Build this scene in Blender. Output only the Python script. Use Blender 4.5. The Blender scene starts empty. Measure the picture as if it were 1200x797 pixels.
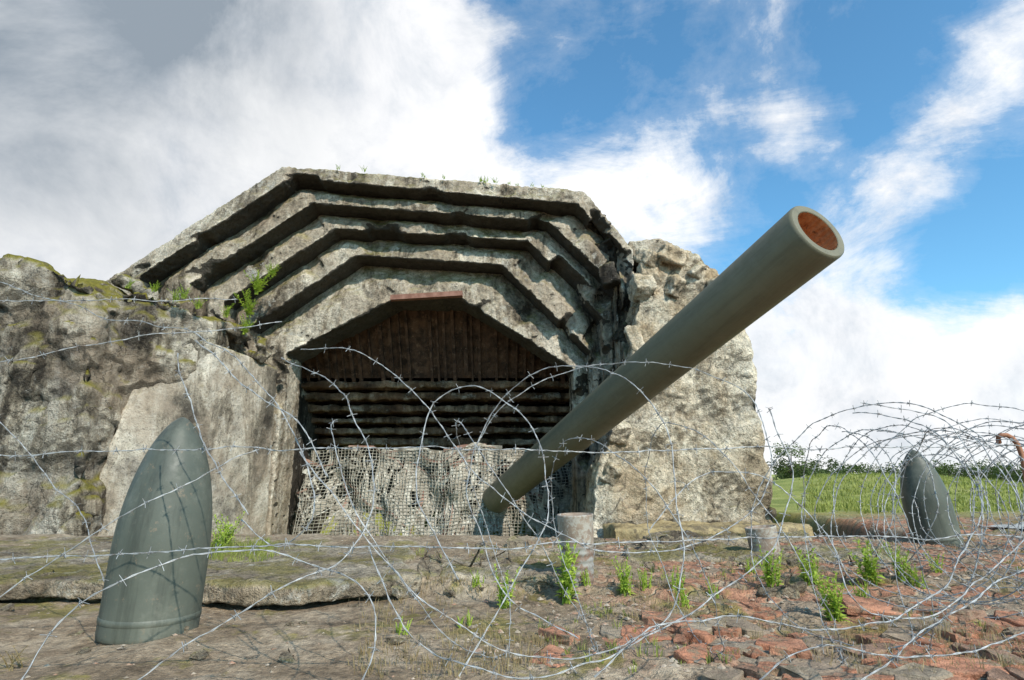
import bpy, bmesh, math, random
from mathutils import Vector, Matrix, noise
random.seed(7)
C=bpy.context; D=bpy.data
sc=C.scene
sc.view_settings.view_transform='Standard'
sc.view_settings.look='None'
sc.view_settings.exposure=0
# ---------------------------------------------------------------- camera
PITCH=math.radians(13.25); CAMZ=1.6; F=666.7
cam=D.cameras.new("camera"); cam.lens=20; cam.sensor_width=36; cam.clip_end=6000; cam.clip_start=0.05
co=D.objects.new("camera",cam); co.location=(0,0,CAMZ); co.rotation_euler=(math.pi/2+PITCH,0,0)
C.collection.objects.link(co); sc.camera=co
cp,sp=math.cos(PITCH),math.sin(PITCH)
# survey helper: bearing measured in the photo + known distance y -> world position
def ray(u,v):
    a=(u-600)/F; b=(398.5-v)/F
    return Vector((a,cp-b*sp,sp+b*cp))
def W(u,v,y):
    r=ray(u,v); d=y/r.y
    return Vector((r.x*d,y,CAMZ+r.z*d))
def fbm(x,y,z=0,s=1,o=4):
    return noise.fractal(Vector((x*s,y*s,z*s)),1.0,2.0,o)
def sstep(a,b,x):
    t=max(0,min(1,(x-a)/(b-a))); return t*t*(3-2*t)
# ---------------------------------------------------------------- ground height
def pit(x,y):
    e=5.75+0.12*fbm(x,3,0,1.3)
    a=sstep(e,e+0.35,y)*(1-sstep(13.5,14.5,y))
    b=1-sstep(3.9,4.5,x)
    return a*b
def gz(x,y,fine=True):
    z=0.90+0.02*fbm(x,y,0,1.2,3)
    edge=3.50+0.15*fbm(x,9,0,0.9,3)+0.05*fbm(x,5,0,5,2)
    k=1-sstep(-0.6,0.6,x)*0.7
    z+=0.10*k*sstep(edge,edge+0.05,y)
    z+=0.06*(1-k)*sstep(2.5,4.5,y)
    z+=0.03*sstep(4,5.5,y)
    if fine and y<9 and abs(x)<9:
        rgh=0.5+0.75*sstep(-0.3,0.6,x)
        z+=rgh*(0.022*fbm(x,y,1,5,4)+0.010*fbm(x,y,2,22,3))
    z-=0.95*pit(x,y)
    if x>0:
        z-=0.45*sstep(8,22,y)
        z+=0.92*math.exp(-((x-11.5)/6.5)**2-((y-20)/5.5)**2)
        z+=0.55*math.exp(-((x-22)/8)**2-((y-24)/6)**2)
    z-=2.6*sstep(30,75,y)
    return z
def G(u,v,lo=1.2):
    r=ray(u,v); y=lo
    while y<70:
        d=y/r.y; x=r.x*d; z=CAMZ+r.z*d
        if z<=gz(x,y,False): return Vector((x,y,gz(x,y)))
        y+=0.02
    return Vector((r.x*30,30,0))
# ---------------------------------------------------------------- node helpers
class NT:
    cap=5
    def __init__(s,nt): s.nt=nt; s.n=nt.nodes; s.l=nt.links
    def add(s,t,ins=None,**kw):
        nd=s.n.new(t)
        for k,v in kw.items(): setattr(nd,k,v)
        if ins:
            for k,v in ins.items():
                if isinstance(v,bpy.types.NodeSocket): s.l.new(v,nd.inputs[k])
                else: nd.inputs[k].default_value=v
        return nd
    def noise(s,vec,scale,detail=6,rough=0.6,dist=0.0):
        return s.add('ShaderNodeTexNoise',{'Vector':vec,'Scale':scale,'Detail':min(detail,s.cap),'Roughness':rough,'Distortion':dist}).outputs['Fac']
    def ramp(s,fac,stops,interp='LINEAR'):
        nd=s.add('ShaderNodeValToRGB',{'Fac':fac}); cr=nd.color_ramp; cr.interpolation=interp
        while len(cr.elements)<len(stops): cr.elements.new(0.5)
        for e,(p,c) in zip(cr.elements,stops):
            e.position=p
            e.color=(c,c,c,1) if isinstance(c,(int,float)) else (c[0],c[1],c[2],1)
        return nd.outputs['Color']
    def mix(s,fac,a,b,mode='MIX'):
        nd=s.n.new('ShaderNodeMix'); nd.data_type='RGBA'; nd.blend_type=mode
        for i,v in ((0,fac),(6,a),(7,b)):
            if isinstance(v,bpy.types.NodeSocket): s.l.new(v,nd.inputs[i])
            elif i==0: nd.inputs[0].default_value=v
            else: nd.inputs[i].default_value=(v[0],v[1],v[2],1)
        return nd.outputs[2]
    def math(s,op,a,b=0.0,c=None,clamp=False):
        nd=s.n.new('ShaderNodeMath'); nd.operation=op; nd.use_clamp=clamp
        for i,v in enumerate((a,b,c)):
            if v is None: continue
            if isinstance(v,bpy.types.NodeSocket): s.l.new(v,nd.inputs[i])
            else: nd.inputs[i].default_value=v
        return nd.outputs[0]
def newmat(name,rough=0.9,metal=0.0):
    m=D.materials.new(name); m.use_nodes=True
    t=NT(m.node_tree); b=m.node_tree.nodes['Principled BSDF']
    b.inputs['Roughness'].default_value=rough; b.inputs['Metallic'].default_value=metal
    b.inputs['Specular IOR Level'].default_value=0.25
    return m,t,b
def stretch(t,vec,s):
    return t.add('ShaderNodeMapping',{'Vector':vec,'Scale':s}).outputs[0]
def concrete(name,dark,base,light,stain=0.8,moss=0.6,bump=0.6,stainbias=0.0,tint=None,cracks=0.5,soffit_shade=0.0,scales=0.0,mossb=0.0,mottle=0.8,lichen=0.5):
    m,t,b=newmat(name,0.92)
    c=t.add('ShaderNodeTexCoord').outputs['Object']
    g=t.add('ShaderNodeNewGeometry')
    nz=t.add('ShaderNodeSeparateXYZ',{0:g.outputs['Normal']}).outputs[2]
    col=t.ramp(t.noise(c,1.0,7,0.66),[(0.36,dark),(0.46,base),(0.62,light)])
    n2=t.noise(c,7,6,0.74)
    col=t.mix(mottle,col,t.ramp(n2,[(0.32,0.4),(0.5,0.98),(0.68,1.3)]),'MULTIPLY')
    st=t.noise(stretch(t,c,(1.6,1.6,0.36)),1.0,6,0.72,0.7)
    col=t.mix(stain,col,t.ramp(st,[(0.37+stainbias,(0.12,0.105,0.09)),(0.45+stainbias,(0.60,0.56,0.51)),(0.53+stainbias,(1,1,1))]),'MULTIPLY')
    n3=t.noise(c,34,3,0.7)
    col=t.mix(0.7,col,t.ramp(n3,[(0.36,0.25),(0.45,1.0),(0.7,1.0)]),'MULTIPLY')
    lich=t.noise(c,3.3,6,0.78)
    col=t.mix(t.ramp(lich,[(0.57,0),(0.64,lichen)]),col,(0.60,0.57,0.50))
    if tint:
        col=t.mix(t.ramp(t.noise(c,0.9,5,0.65),[(0.5,0),(0.60,0.6)]),col,tint)
    if cracks:
        wv=t.add('ShaderNodeVectorMath',{0:c,1:t.add('ShaderNodeTexNoise',{'Vector':c,'Scale':1.5,'Detail':5.0,'Roughness':0.65}).outputs['Color']},operation='ADD').outputs[0]
        ck=t.add('ShaderNodeTexVoronoi',{'Vector':wv,'Scale':0.8},feature='DISTANCE_TO_EDGE').outputs['Distance']
        ckr=t.ramp(ck,[(0.0,0.12),(0.012,1.0)])
        col=t.mix(cracks,col,ckr,'MULTIPLY')
    if scales:
        # rows of overlapping scallops cast into the concrete
        nzv=t.add('ShaderNodeVectorMath',{0:t.add('ShaderNodeTexNoise',{'Vector':c,'Scale':1.8,'Detail':5.0}).outputs['Color'],1:(0.7,0.7,0.7)},operation='MULTIPLY').outputs[0]
        wv2=t.add('ShaderNodeVectorMath',{0:c,1:nzv},operation='ADD').outputs[0]
        s3=t.add('ShaderNodeSeparateXYZ',{0:wv2})
        rowf=t.math('MULTIPLY',s3.outputs[2],2.9)
        row=t.math('FLOOR',rowf); fz=t.math('FRACT',rowf)
        sx_=t.math('ADD',t.math('MULTIPLY',s3.outputs[0],2.1),t.math('MULTIPLY',t.math('MODULO',t.math('ADD',row,100.0),2.0),0.5))
        fx=t.math('SUBTRACT',t.math('FRACT',sx_),0.5)
        ae=t.math('MULTIPLY',t.math('MULTIPLY',fx,fx),2.6)
        dz_=t.math('SUBTRACT',fz,ae)
        gate=t.ramp(t.noise(c,1.5,4,0.65),[(0.45,0.0),(0.56,1.0)])
        arc=t.ramp(t.math('ABSOLUTE',dz_),[(0.0,0.30),(0.07,0.6),(0.14,1.0)])
        col=t.mix(t.math('MULTIPLY',gate,0.75),col,arc,'MULTIPLY')
        reli=t.math('MULTIPLY',t.ramp(dz_,[(0.0,1.0),(0.08,0.0),(1.0,0.8)]),gate)
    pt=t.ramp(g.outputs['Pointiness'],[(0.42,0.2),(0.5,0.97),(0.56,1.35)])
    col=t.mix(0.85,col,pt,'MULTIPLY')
    if soffit_shade:  # downward-facing surfaces get shade painted into the base colour
        am=t.math('MULTIPLY',t.math('LESS_THAN',t.math('ADD',nz,t.math('MULTIPLY',t.noise(c,2.5,4,0.7),0.5)),0.0),soffit_shade)
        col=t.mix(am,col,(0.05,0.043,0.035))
    if moss>0:
        mm=t.math('MULTIPLY',t.ramp(nz,[(0.25,0),(0.7,1)]),t.ramp(t.noise(c,2.2,6,0.7),[(0.42+mossb,0),(0.54+mossb,1)]))
        mc=t.mix(t.noise(c,12,4),(0.07,0.075,0.015),(0.38,0.31,0.05))
        col=t.mix(t.math('MULTIPLY',mm,moss),col,mc)
    t.l.new(col,b.inputs['Base Color'])
    h=t.math('ADD',t.noise(c,5,6,0.78),t.math('MULTIPLY',t.noise(c,26,5,0.78),0.45))
    if scales: h=t.math('ADD',h,t.math('MULTIPLY',reli,scales))
    bp=t.add('ShaderNodeBump',{'Height':h,'Strength':bump,'Distance':0.14})
    t.l.new(bp.outputs[0],b.inputs['Normal'])
    return m
def simple(name,c1,c2,scale=6,rough=0.8,metal=0.0,bump=0.3,dist=0.01,c3=None,spots=0.6):
    m,t,b=newmat(name,rough,metal)
    c=t.add('ShaderNodeTexCoord').outputs['Object']
    col=t.ramp(t.noise(c,scale,6,0.68),[(0.38,c1),(0.62,c2)])
    if c3: col=t.mix(t.ramp(t.noise(c,scale*1.7,6,0.75),[(spots-0.04,0),(spots+0.05,0.85)]),col,c3)
    t.l.new(col,b.inputs['Base Color'])
    bp=t.add('ShaderNodeBump',{'Height':t.noise(c,scale*6,4,0.7),'Strength':bump,'Distance':dist})
    t.l.new(bp.outputs[0],b.inputs['Normal'])
    return m
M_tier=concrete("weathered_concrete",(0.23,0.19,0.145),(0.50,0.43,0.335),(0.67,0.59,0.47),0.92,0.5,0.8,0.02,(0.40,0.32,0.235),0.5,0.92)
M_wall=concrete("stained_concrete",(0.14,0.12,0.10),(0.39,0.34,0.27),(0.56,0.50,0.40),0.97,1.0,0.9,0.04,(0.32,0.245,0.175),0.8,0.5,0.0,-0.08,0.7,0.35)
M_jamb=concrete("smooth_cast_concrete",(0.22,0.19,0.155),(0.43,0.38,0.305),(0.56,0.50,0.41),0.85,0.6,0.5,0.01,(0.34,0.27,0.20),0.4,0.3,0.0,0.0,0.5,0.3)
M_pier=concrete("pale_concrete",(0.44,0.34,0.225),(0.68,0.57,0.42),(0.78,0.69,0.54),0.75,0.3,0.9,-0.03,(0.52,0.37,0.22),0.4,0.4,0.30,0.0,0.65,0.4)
M_dark=concrete("shade_dark_concrete",(0.025,0.022,0.02),(0.06,0.052,0.043),(0.14,0.12,0.10),0.8,0.0,0.6,0,None,0)  # near-black colour stands in for interior shadow, even on sunlit walls
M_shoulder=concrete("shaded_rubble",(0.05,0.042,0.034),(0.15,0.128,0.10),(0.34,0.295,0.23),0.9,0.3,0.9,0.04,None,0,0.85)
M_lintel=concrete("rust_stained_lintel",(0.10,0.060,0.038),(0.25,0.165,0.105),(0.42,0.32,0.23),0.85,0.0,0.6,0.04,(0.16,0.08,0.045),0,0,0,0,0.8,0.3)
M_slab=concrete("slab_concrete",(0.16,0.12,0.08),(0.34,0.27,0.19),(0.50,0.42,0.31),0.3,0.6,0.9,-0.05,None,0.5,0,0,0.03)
M_rust=simple("rusty_steel",(0.035,0.020,0.014),(0.12,0.065,0.042),5,0.9,0,0.5,0.02,(0.19,0.115,0.08),0.60)
M_rustbright=simple("orange_rust",(0.42,0.15,0.055),(0.66,0.30,0.13),9,0.8,0,0.4,0.01,(0.16,0.07,0.035),0.62)
M_wire=simple("galvanised_wire",(0.25,0.25,0.25),(0.46,0.46,0.455),14,0.55,0.3,0.1,0.001,(0.17,0.125,0.09),0.60)
M_cloth=simple("ragged_cloth",(0.20,0.17,0.13),(0.42,0.375,0.305),3,0.95,0,0.7,0.025,(0.54,0.50,0.42),0.57)
M_cloth2=simple("maroon_cloth",(0.18,0.10,0.075),(0.32,0.20,0.15),4,0.95,0,0.5,0.01)
M_cloth3=simple("pale_rag",(0.34,0.31,0.26),(0.58,0.55,0.47),6,0.95,0,0.5,0.01,(0.28,0.22,0.16),0.56)
M_net=simple("net_cord",(0.22,0.20,0.155),(0.42,0.39,0.32),6,0.95,0,0.2,0.004)
M_bark=simple("bark",(0.05,0.035,0.025),(0.11,0.085,0.06),8,0.95)
def paint(name,c1,c2,wear,rough=0.5,wearamt=0.8,stk=0.45,pale=(0.25,0.25,0.2),paleamt=0.35):
    m,t,b=newmat(name,rough)
    c=t.add('ShaderNodeTexCoord').outputs['Object']
    col=t.ramp(t.noise(c,1.8,5,0.65),[(0.35,c1),(0.65,c2)])
    st=t.noise(stretch(t,c,(9,9,0.7)),1.0,6,0.75)
    col=t.mix(stk,col,t.ramp(st,[(0.36,0.4),(0.5,1.0)]),'MULTIPLY')
    col=t.mix(t.ramp(t.noise(c,18,6,0.8),[(0.60,0),(0.65,wearamt)]),col,wear)
    col=t.mix(t.ramp(t.noise(c,3.5,6,0.82),[(0.53,0),(0.66,paleamt)]),col,pale)
    t.l.new(col,b.inputs['Base Color'])
    b.inputs['Specular IOR Level'].default_value=0.4
    t.l.new(t.ramp(t.noise(c,11,4,0.7),[(0.3,rough-.08),(0.7,rough+.2)]),b.inputs['Roughness'])
    bp=t.add('ShaderNodeBump',{'Height':t.noise(c,40,4,0.7),'Strength':0.2,'Distance':0.004})
    t.l.new(bp.outputs[0],b.inputs['Normal'])
    return m
M_gun=paint("olive_gun_paint",(0.148,0.134,0.086),(0.172,0.156,0.102),(0.19,0.155,0.11),0.5,0.35,0.3,(0.22,0.20,0.145),0.2)
M_shell=paint("grey_green_paint",(0.070,0.077,0.060),(0.115,0.120,0.094),(0.20,0.15,0.10),0.48,0.6,0.6,(0.20,0.195,0.155),0.35)
def leafmat(name,a,bcol):
    m,t,b=newmat(name,0.65)
    oi=t.add('ShaderNodeTexCoord').outputs['Object']
    col=t.ramp(t.noise(oi,14,2),[(0.35,a),(0.65,bcol)])
    t.l.new(col,b.inputs['Base Color'])
    tr=t.add('ShaderNodeBsdfTranslucent',{'Color':col})
    mx=t.add('ShaderNodeMixShader',{0:0.35})
    t.l.new(b.outputs[0],mx.inputs[1]); t.l.new(tr.outputs[0],mx.inputs[2])
    t.l.new(mx.outputs[0],t.n['Material Output'].inputs['Surface'])
    return m
M_leaf=leafmat("weed_leaf",(0.26,0.38,0.045),(0.50,0.60,0.10))
M_grass=leafmat("grass_blade",(0.18,0.22,0.045),(0.38,0.39,0.11))
M_dry=leafmat("dry_grass",(0.26,0.19,0.09),(0.42,0.33,0.18))
M_tree=leafmat("tree_leaf",(0.045,0.075,0.02),(0.13,0.17,0.05))
def ground_mat():
    m,t,b=newmat("dirt_and_grass",0.95)
    c=t.add('ShaderNodeTexCoord').outputs['Object']
    g=t.add('ShaderNodeNewGeometry')
    pos=t.add('ShaderNodeSeparateXYZ',{0:c})
    col=t.ramp(t.noise(c,2.0,7,0.72),[(0.3,(0.14,0.098,0.060)),(0.45,(0.29,0.212,0.138)),(0.6,(0.42,0.33,0.23)),(0.75,(0.52,0.435,0.32))])
    rx=t.ramp(t.math('ADD',t.math('MULTIPLY',pos.outputs[0],0.25),t.math('MULTIPLY',t.noise(c,0.9,4),0.6)),[(0.38,0),(0.55,1)])
    wv=t.add('ShaderNodeVectorMath',{0:stretch(t,c,(1,1.5,0.2)),1:t.add('ShaderNodeVectorMath',{0:t.add('ShaderNodeTexNoise',{'Vector':c,'Scale':7.0,'Detail':4.0}).outputs['Color'],1:(0.18,0.18,0.0)},operation='MULTIPLY').outputs[0]},operation='ADD').outputs[0]
    bv=t.add('ShaderNodeTexVoronoi',{'Vector':wv,'Scale':4.5})
    be=t.add('ShaderNodeTexVoronoi',{'Vector':wv,'Scale':4.5},feature='DISTANCE_TO_EDGE').outputs['Distance']
    bc=t.ramp(t.add('ShaderNodeSeparateColor',{0:bv.outputs['Color']}).outputs[0],[(0.0,(0.42,0.20,0.12)),(0.35,(0.33,0.245,0.17)),(0.6,(0.44,0.225,0.14)),(0.85,(0.28,0.21,0.15))],'CONSTANT')
    bmask=t.math('MULTIPLY',rx,t.ramp(be,[(0.01,0),(0.05,1)]))
    bmask=t.math('MULTIPLY',bmask,t.ramp(t.noise(c,2.6,6,0.7),[(0.38,0),(0.46,0.9)]))
    col=t.mix(bmask,col,bc)
    col=t.mix(0.8,col,t.ramp(t.noise(c,20,6,0.8),[(0.32,0.32),(0.5,0.95),(0.68,1.5)]),'MULTIPLY')
    moss=t.ramp(t.noise(c,1.3,6,0.78),[(0.535,0),(0.60,0.75)])
    mc=t.ramp(t.noise(c,9,5,0.7),[(0.35,(0.10,0.09,0.025)),(0.65,(0.32,0.26,0.07))])
    col=t.mix(moss,col,mc)
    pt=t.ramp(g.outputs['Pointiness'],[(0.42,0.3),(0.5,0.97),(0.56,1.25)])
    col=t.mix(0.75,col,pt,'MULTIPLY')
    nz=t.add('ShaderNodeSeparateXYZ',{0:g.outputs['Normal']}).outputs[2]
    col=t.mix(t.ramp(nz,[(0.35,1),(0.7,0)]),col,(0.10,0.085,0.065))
    far=t.math('ADD',pos.outputs[1],t.math('MULTIPLY',t.noise(c,0.4,4),3.0))
    fm=t.ramp(t.math('MULTIPLY',far,0.01),[(0.095,0),(0.115,1)])
    gc=t.ramp(t.noise(c,0.9,6,0.7),[(0.35,(0.18,0.22,0.05)),(0.55,(0.31,0.33,0.085)),(0.7,(0.43,0.40,0.16))])
    col=t.mix(fm,col,gc)
    t.l.new(col,b.inputs['Base Color'])
    h=t.math('ADD',t.noise(c,14,6,0.8),t.math('MULTIPLY',bmask,0.5))
    bp=t.add('ShaderNodeBump',{'Height':h,'Strength':0.85,'Distance':0.055})
    t.l.new(bp.outputs[0],b.inputs['Normal'])
    return m
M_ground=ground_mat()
def brick_mat():
    m,t,b=newmat("broken_brick",0.95)
    c=t.add('ShaderNodeTexCoord').outputs['Object']
    r=t.add('ShaderNodeObjectInfo').outputs['Random']
    base=t.ramp(r,[(0.0,(0.46,0.205,0.12)),(0.3,(0.36,0.22,0.15)),(0.48,(0.36,0.285,0.205)),(0.62,(0.30,0.225,0.16)),(0.75,(0.48,0.225,0.135))],'CONSTANT')
    off=t.add('ShaderNodeVectorMath',{0:c,1:t.add('ShaderNodeObjectInfo').outputs['Location']},operation='ADD').outputs[0]
    col=t.mix(0.8,base,t.ramp(t.noise(off,11,6,0.8),[(0.32,0.35),(0.5,1.0),(0.68,1.4)]),'MULTIPLY')
    col=t.mix(t.ramp(t.noise(off,7,6,0.78),[(0.50,0),(0.60,0.9)]),col,(0.28,0.22,0.145))
    t.l.new(col,b.inputs['Base Color'])
    bp=t.add('ShaderNodeBump',{'Height':t.noise(off,24,6,0.8),'Strength':0.9,'Distance':0.03})
    t.l.new(bp.outputs[0],b.inputs['Normal'])
    return m
M_brick=brick_mat()
M_stone=simple("pebble",(0.18,0.14,0.10),(0.42,0.35,0.27),7,0.95,0,0.5,0.01,(0.36,0.19,0.12),0.55)
# ---------------------------------------------------------------- object helpers
def mk(name,verts,faces,mat=None,parent=None,smooth=False,recalc=False):
    me=D.meshes.new(name); me.from_pydata([tuple(v) for v in verts],[],faces)
    if recalc:
        bm=bmesh.new(); bm.from_mesh(me); bmesh.ops.recalc_face_normals(bm,faces=bm.faces); bm.to_mesh(me); bm.free()
    if smooth: me.polygons.foreach_set('use_smooth',[True]*len(me.polygons))
    me.update()
    o=D.objects.new(name,me); C.collection.objects.link(o)
    if mat: me.materials.append(mat)
    if parent: o.parent=parent
    return o
def empty(name,loc=(0,0,0)):
    o=D.objects.new(name,None); o.location=loc; o.empty_display_size=0.3; C.collection.objects.link(o); return o
def tag(o,label,cat,group=None):
    o["label"]=label; o["category"]=cat
    if group: o["group"]=group
def prism(name,poly,y0,y1,mat,parent):
    n=len(poly)
    vs=[(p[0],y0,p[1]) for p in poly]+[(p[0],y1,p[1]) for p in poly]
    fs=[list(range(n)),list(range(2*n-1,n-1,-1))]+[[i,i+n,(i+1)%n+n,(i+1)%n] for i in range(n)]
    return mk(name,vs,fs,mat,parent,recalc=True)
TEX={}
def tex(kind,size,depth=3):
    k=(kind,size,depth)
    if k in TEX: return TEX[k]
    t=D.textures.new("rough_%s_%s"%(kind,size),kind)
    t.noise_scale=size
    if kind=='CLOUDS': t.noise_depth=depth
    if kind=='VORONOI': t.distance_metric='DISTANCE'; t.noise_intensity=1.0
    TEX[k]=t; return t
def roughen(o,voxel=0.05,big=(0.7,0.12),mid=(0.22,0.06),small=(0.07,0.025),vor=None):
    r=o.modifiers.new("remesh",'REMESH'); r.mode='VOXEL'; r.voxel_size=voxel; r.use_smooth_shade=True
    for nm,(s,a) in (("big",big),("mid",mid),("small",small)):
        if a<=0: continue
        d=o.modifiers.new(nm,'DISPLACE'); d.texture=tex('CLOUDS',s); d.strength=a; d.mid_level=0.5
        d.texture_coords='GLOBAL'
    for v_ in (vor or []):
        d=o.modifiers.new("flakes",'DISPLACE'); d.texture=tex('VORONOI',v_[0]); d.strength=-v_[1]; d.mid_level=0.5; d.texture_coords='GLOBAL'
# ---------------------------------------------------------------- GUN CASEMATE
cas=empty("gun_casemate",(0,9,0))
tag(cas,"weathered concrete gun bunker with stepped overhanging embrasure","bunker")
def wp(pts,y): return [(W(u,v,y).x,W(u,v,y).z) for u,v in pts]
def par(o):
    o.parent=cas; o.matrix_parent_inverse=Matrix.Translation((0,-9,0)); return o
YS=[9.0,9.24,9.48,9.72,9.98]
BACK=[0.12,0.40,0.40,0.40,0.38]
B=[ [(160,325),(340,208),(678,239),(728,298)],
    [(222,332),(366,238),(643,260),(722,335)],
    [(262,354),(392,268),(619,282),(706,372)],
    [(290,384),(418,299),(588,310),(692,412)],
    [(335,415),(462,350),(540,350),(672,432)] ]
A1=[(112,330),(328,190),(686,220),(744,290)]
def legs(p,zb=-0.3): return [(p[0][0],zb)]+p+[(p[-1][0],zb)]
def subdiv(poly,seed,amp=0.03):
    out=[]
    for i in range(len(poly)-1):
        a=Vector(poly[i]);b=Vector(poly[i+1]); n=max(1,int((b-a).length/0.25))
        for k in range(n):
            p=a.lerp(b,k/n)
            if k or (i and i<len(poly)-1):
                p+=Vector((noise.noise(Vector((p.x*3.2,p.y*3.2,seed))),noise.noise(Vector((p.x*3.2,p.y*3.2,seed+7)))))*amp
            out.append(tuple(p))
    out.append(tuple(poly[-1])); return out
def expand(poly,d):
    cx=-1.6
    return [(x+(d if x>cx else -d),z+(d if z>0 else 0)) for x,z in poly]
prev=legs(wp(A1,YS[0]))
for k in range(5):
    inner=legs(wp(B[k],YS[k]))
    outer=prev if k==0 else expand(prev,0.14)
    n=6
    yb=[14.6,11.4,11.3,11.2,10.8][k]
    I=[];O=[]
    for i in range(n-1):
        m=46 if i in (1,2,3) else 18
        for q in range(m+(1 if i==n-2 else 0)):
            t=q/m
            I.append(Vector(inner[i]).lerp(Vector(inner[i+1]),t)); O.append(Vector(outer[i]).lerp(Vector(outer[i+1]),t))
    N=len(I); vs=[]
    def chip(p,s):
        # a few big bites broken out of each lip, more of them towards the pier
        c_=noise.noise(Vector((p.x*1.5,p.y*1.5,s)))
        d_=noise.noise(Vector((p.x*6,p.y*6,s+3)))
        dm=0.9+1.8*sstep(-0.4,1.5,p.x)
        return dm*(0.17*sstep(0.12,0.30,c_)+0.07*max(0,d_-0.2))
    for q in range(N):
        ch=chip(I[q],k*7)
        if q in (0,N-1): ch=0
        wy=0.02*noise.noise(Vector((I[q].x*1.3,k*5,2)))+ch
        vs.append((I[q].x,YS[k]+wy,I[q].y+ch*0.7*(1 if 0<q<N-1 else 0)))
    for q in range(N):
        mdp=I[q].lerp(O[q],0.42)
        vs.append((mdp.x,YS[k]+0.05+0.05*noise.noise(Vector((mdp.x*2.4,mdp.y*2.4,k*5)))+0.6*chip(I[q],k*7+2),mdp.y))
    for q in range(N): vs.append((O[q].x,YS[k]+BACK[k],O[q].y))
    for q in range(N): vs.append((I[q].x,yb,I[q].y))
    for q in range(N): vs.append((O[q].x,yb,O[q].y))
    fs=[]
    for q in range(N-1):
        fs+=[(q,q+1,N+q+1,N+q),(N+q,N+q+1,2*N+q+1,2*N+q),(3*N+q,4*N+q,4*N+q+1,3*N+q+1),(q,3*N+q,3*N+q+1,q+1),(2*N+q,2*N+q+1,4*N+q+1,4*N+q)]
    fs+=[(0,N,2*N,4*N,3*N),(N-1,2*N-1,3*N-1,5*N-1,4*N-1)]
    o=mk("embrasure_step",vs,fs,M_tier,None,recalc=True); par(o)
    roughen(o,0.029,(0.9,0.05),(0.22,0.045),(0.07,0.05))
    prev=inner
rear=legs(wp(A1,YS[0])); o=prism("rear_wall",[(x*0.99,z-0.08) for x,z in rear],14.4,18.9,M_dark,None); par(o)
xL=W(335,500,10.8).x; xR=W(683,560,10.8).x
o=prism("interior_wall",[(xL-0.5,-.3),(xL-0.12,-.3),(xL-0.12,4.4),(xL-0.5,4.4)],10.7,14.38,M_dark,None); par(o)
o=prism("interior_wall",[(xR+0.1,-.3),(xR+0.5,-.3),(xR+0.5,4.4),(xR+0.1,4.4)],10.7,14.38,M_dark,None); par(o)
def rubble(name,pts,mat,seed,vox,rg,vor=None):
    bm=bmesh.new(); rnd=random.Random(seed)
    for p,s in pts:
        r=bmesh.ops.create_cube(bm,size=1.0)
        M=Matrix.Translation(p)@Matrix.Rotation(rnd.uniform(0,3),4,(rnd.random(),rnd.random(),rnd.random()))@Matrix.Diagonal((s*rnd.uniform(.7,1.6),s*1.4,s*rnd.uniform(.6,1.2),1))
        bmesh.ops.transform(bm,matrix=M,verts=r['verts'])
    me=D.meshes.new(name); bm.to_mesh(me); bm.free(); me.materials.append(mat)
    o=D.objects.new(name,me); C.collection.objects.link(o); par(o)
    roughen(o,vox,*rg,vor=vor)
rnd=random.Random(3); L_=[]
for i in range(34):
    t=i/33; u=704+36*math.sin(t*2.4)+rnd.uniform(-18,8); v=244+t*330
    L_.append((W(u,v,9.30+rnd.uniform(-.15,.4)),rnd.uniform(.10,.26)))
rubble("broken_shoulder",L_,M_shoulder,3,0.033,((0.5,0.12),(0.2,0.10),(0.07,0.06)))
# wing wall
o=prism("wing_wall",wp([(-420,322),(-150,306),(-40,305),(10,306),(45,311),(80,318),(104,334),(112,352)],7.7)+[(W(118,500,7.7).x,-0.3),(W(-420,500,7.7).x,-0.3)],7.7,12.0,M_wall,None); par(o)
roughen(o,0.040,(1.3,0.24),(0.4,0.16),(0.1,0.07),[(0.9,0.30),(0.3,0.06)])
aL=W(98,345,8.05); aM=W(180,342,8.35); aR=W(250,372,8.75)
top=[(aL.x,8.05,aL.z),(aM.x,8.35,aM.z),(aR.x,8.75,aR.z),(aR.x,12.4,aR.z),(aL.x,12.4,aL.z)]
vs=[(x,y,-.3) for x,y,z in top]+top
fs=[(0,1,2,3,4),(9,8,7,6,5)]+[(i,(i+1)%5,(i+1)%5+5,i+5) for i in range(5)]
o=mk("wing_wall",vs,fs,M_wall,None,recalc=True); par(o)
roughen(o,0.040,(1.3,0.18),(0.4,0.14),(0.1,0.07),[(0.7,0.24),(0.3,0.06)])
vs=[(-4.60,7.95,-.3),(-4.05,9.9,-.3),(-6.4,12.6,-.3),(-5.95,7.85,-.3),(-4.72,8.75,3.62),(-4.15,9.95,3.42),(-6.4,12.6,4.0),(-5.55,8.55,3.90)]
fs=[(0,1,2,3),(7,6,5,4),(0,4,5,1),(1,5,6,2),(2,6,7,3),(3,7,4,0)]
o=mk("sloping_buttress",vs,fs,M_jamb,None,recalc=True); par(o)
roughen(o,0.040,(1.1,0.06),(0.3,0.035),(0.1,0.03))
rnd=random.Random(9); L_=[]
for i in range(18):
    t=i/17; L_.append((W(120+215*t+rnd.uniform(-12,12),336+95*t**1.4+rnd.uniform(-8,10),8.6+1.1*t),rnd.uniform(.10,.24)))
rubble("wall_top_rubble",L_,M_wall,4,0.04,((0.5,0.08),(0.2,0.08),(0.07,0.04)))
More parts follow.
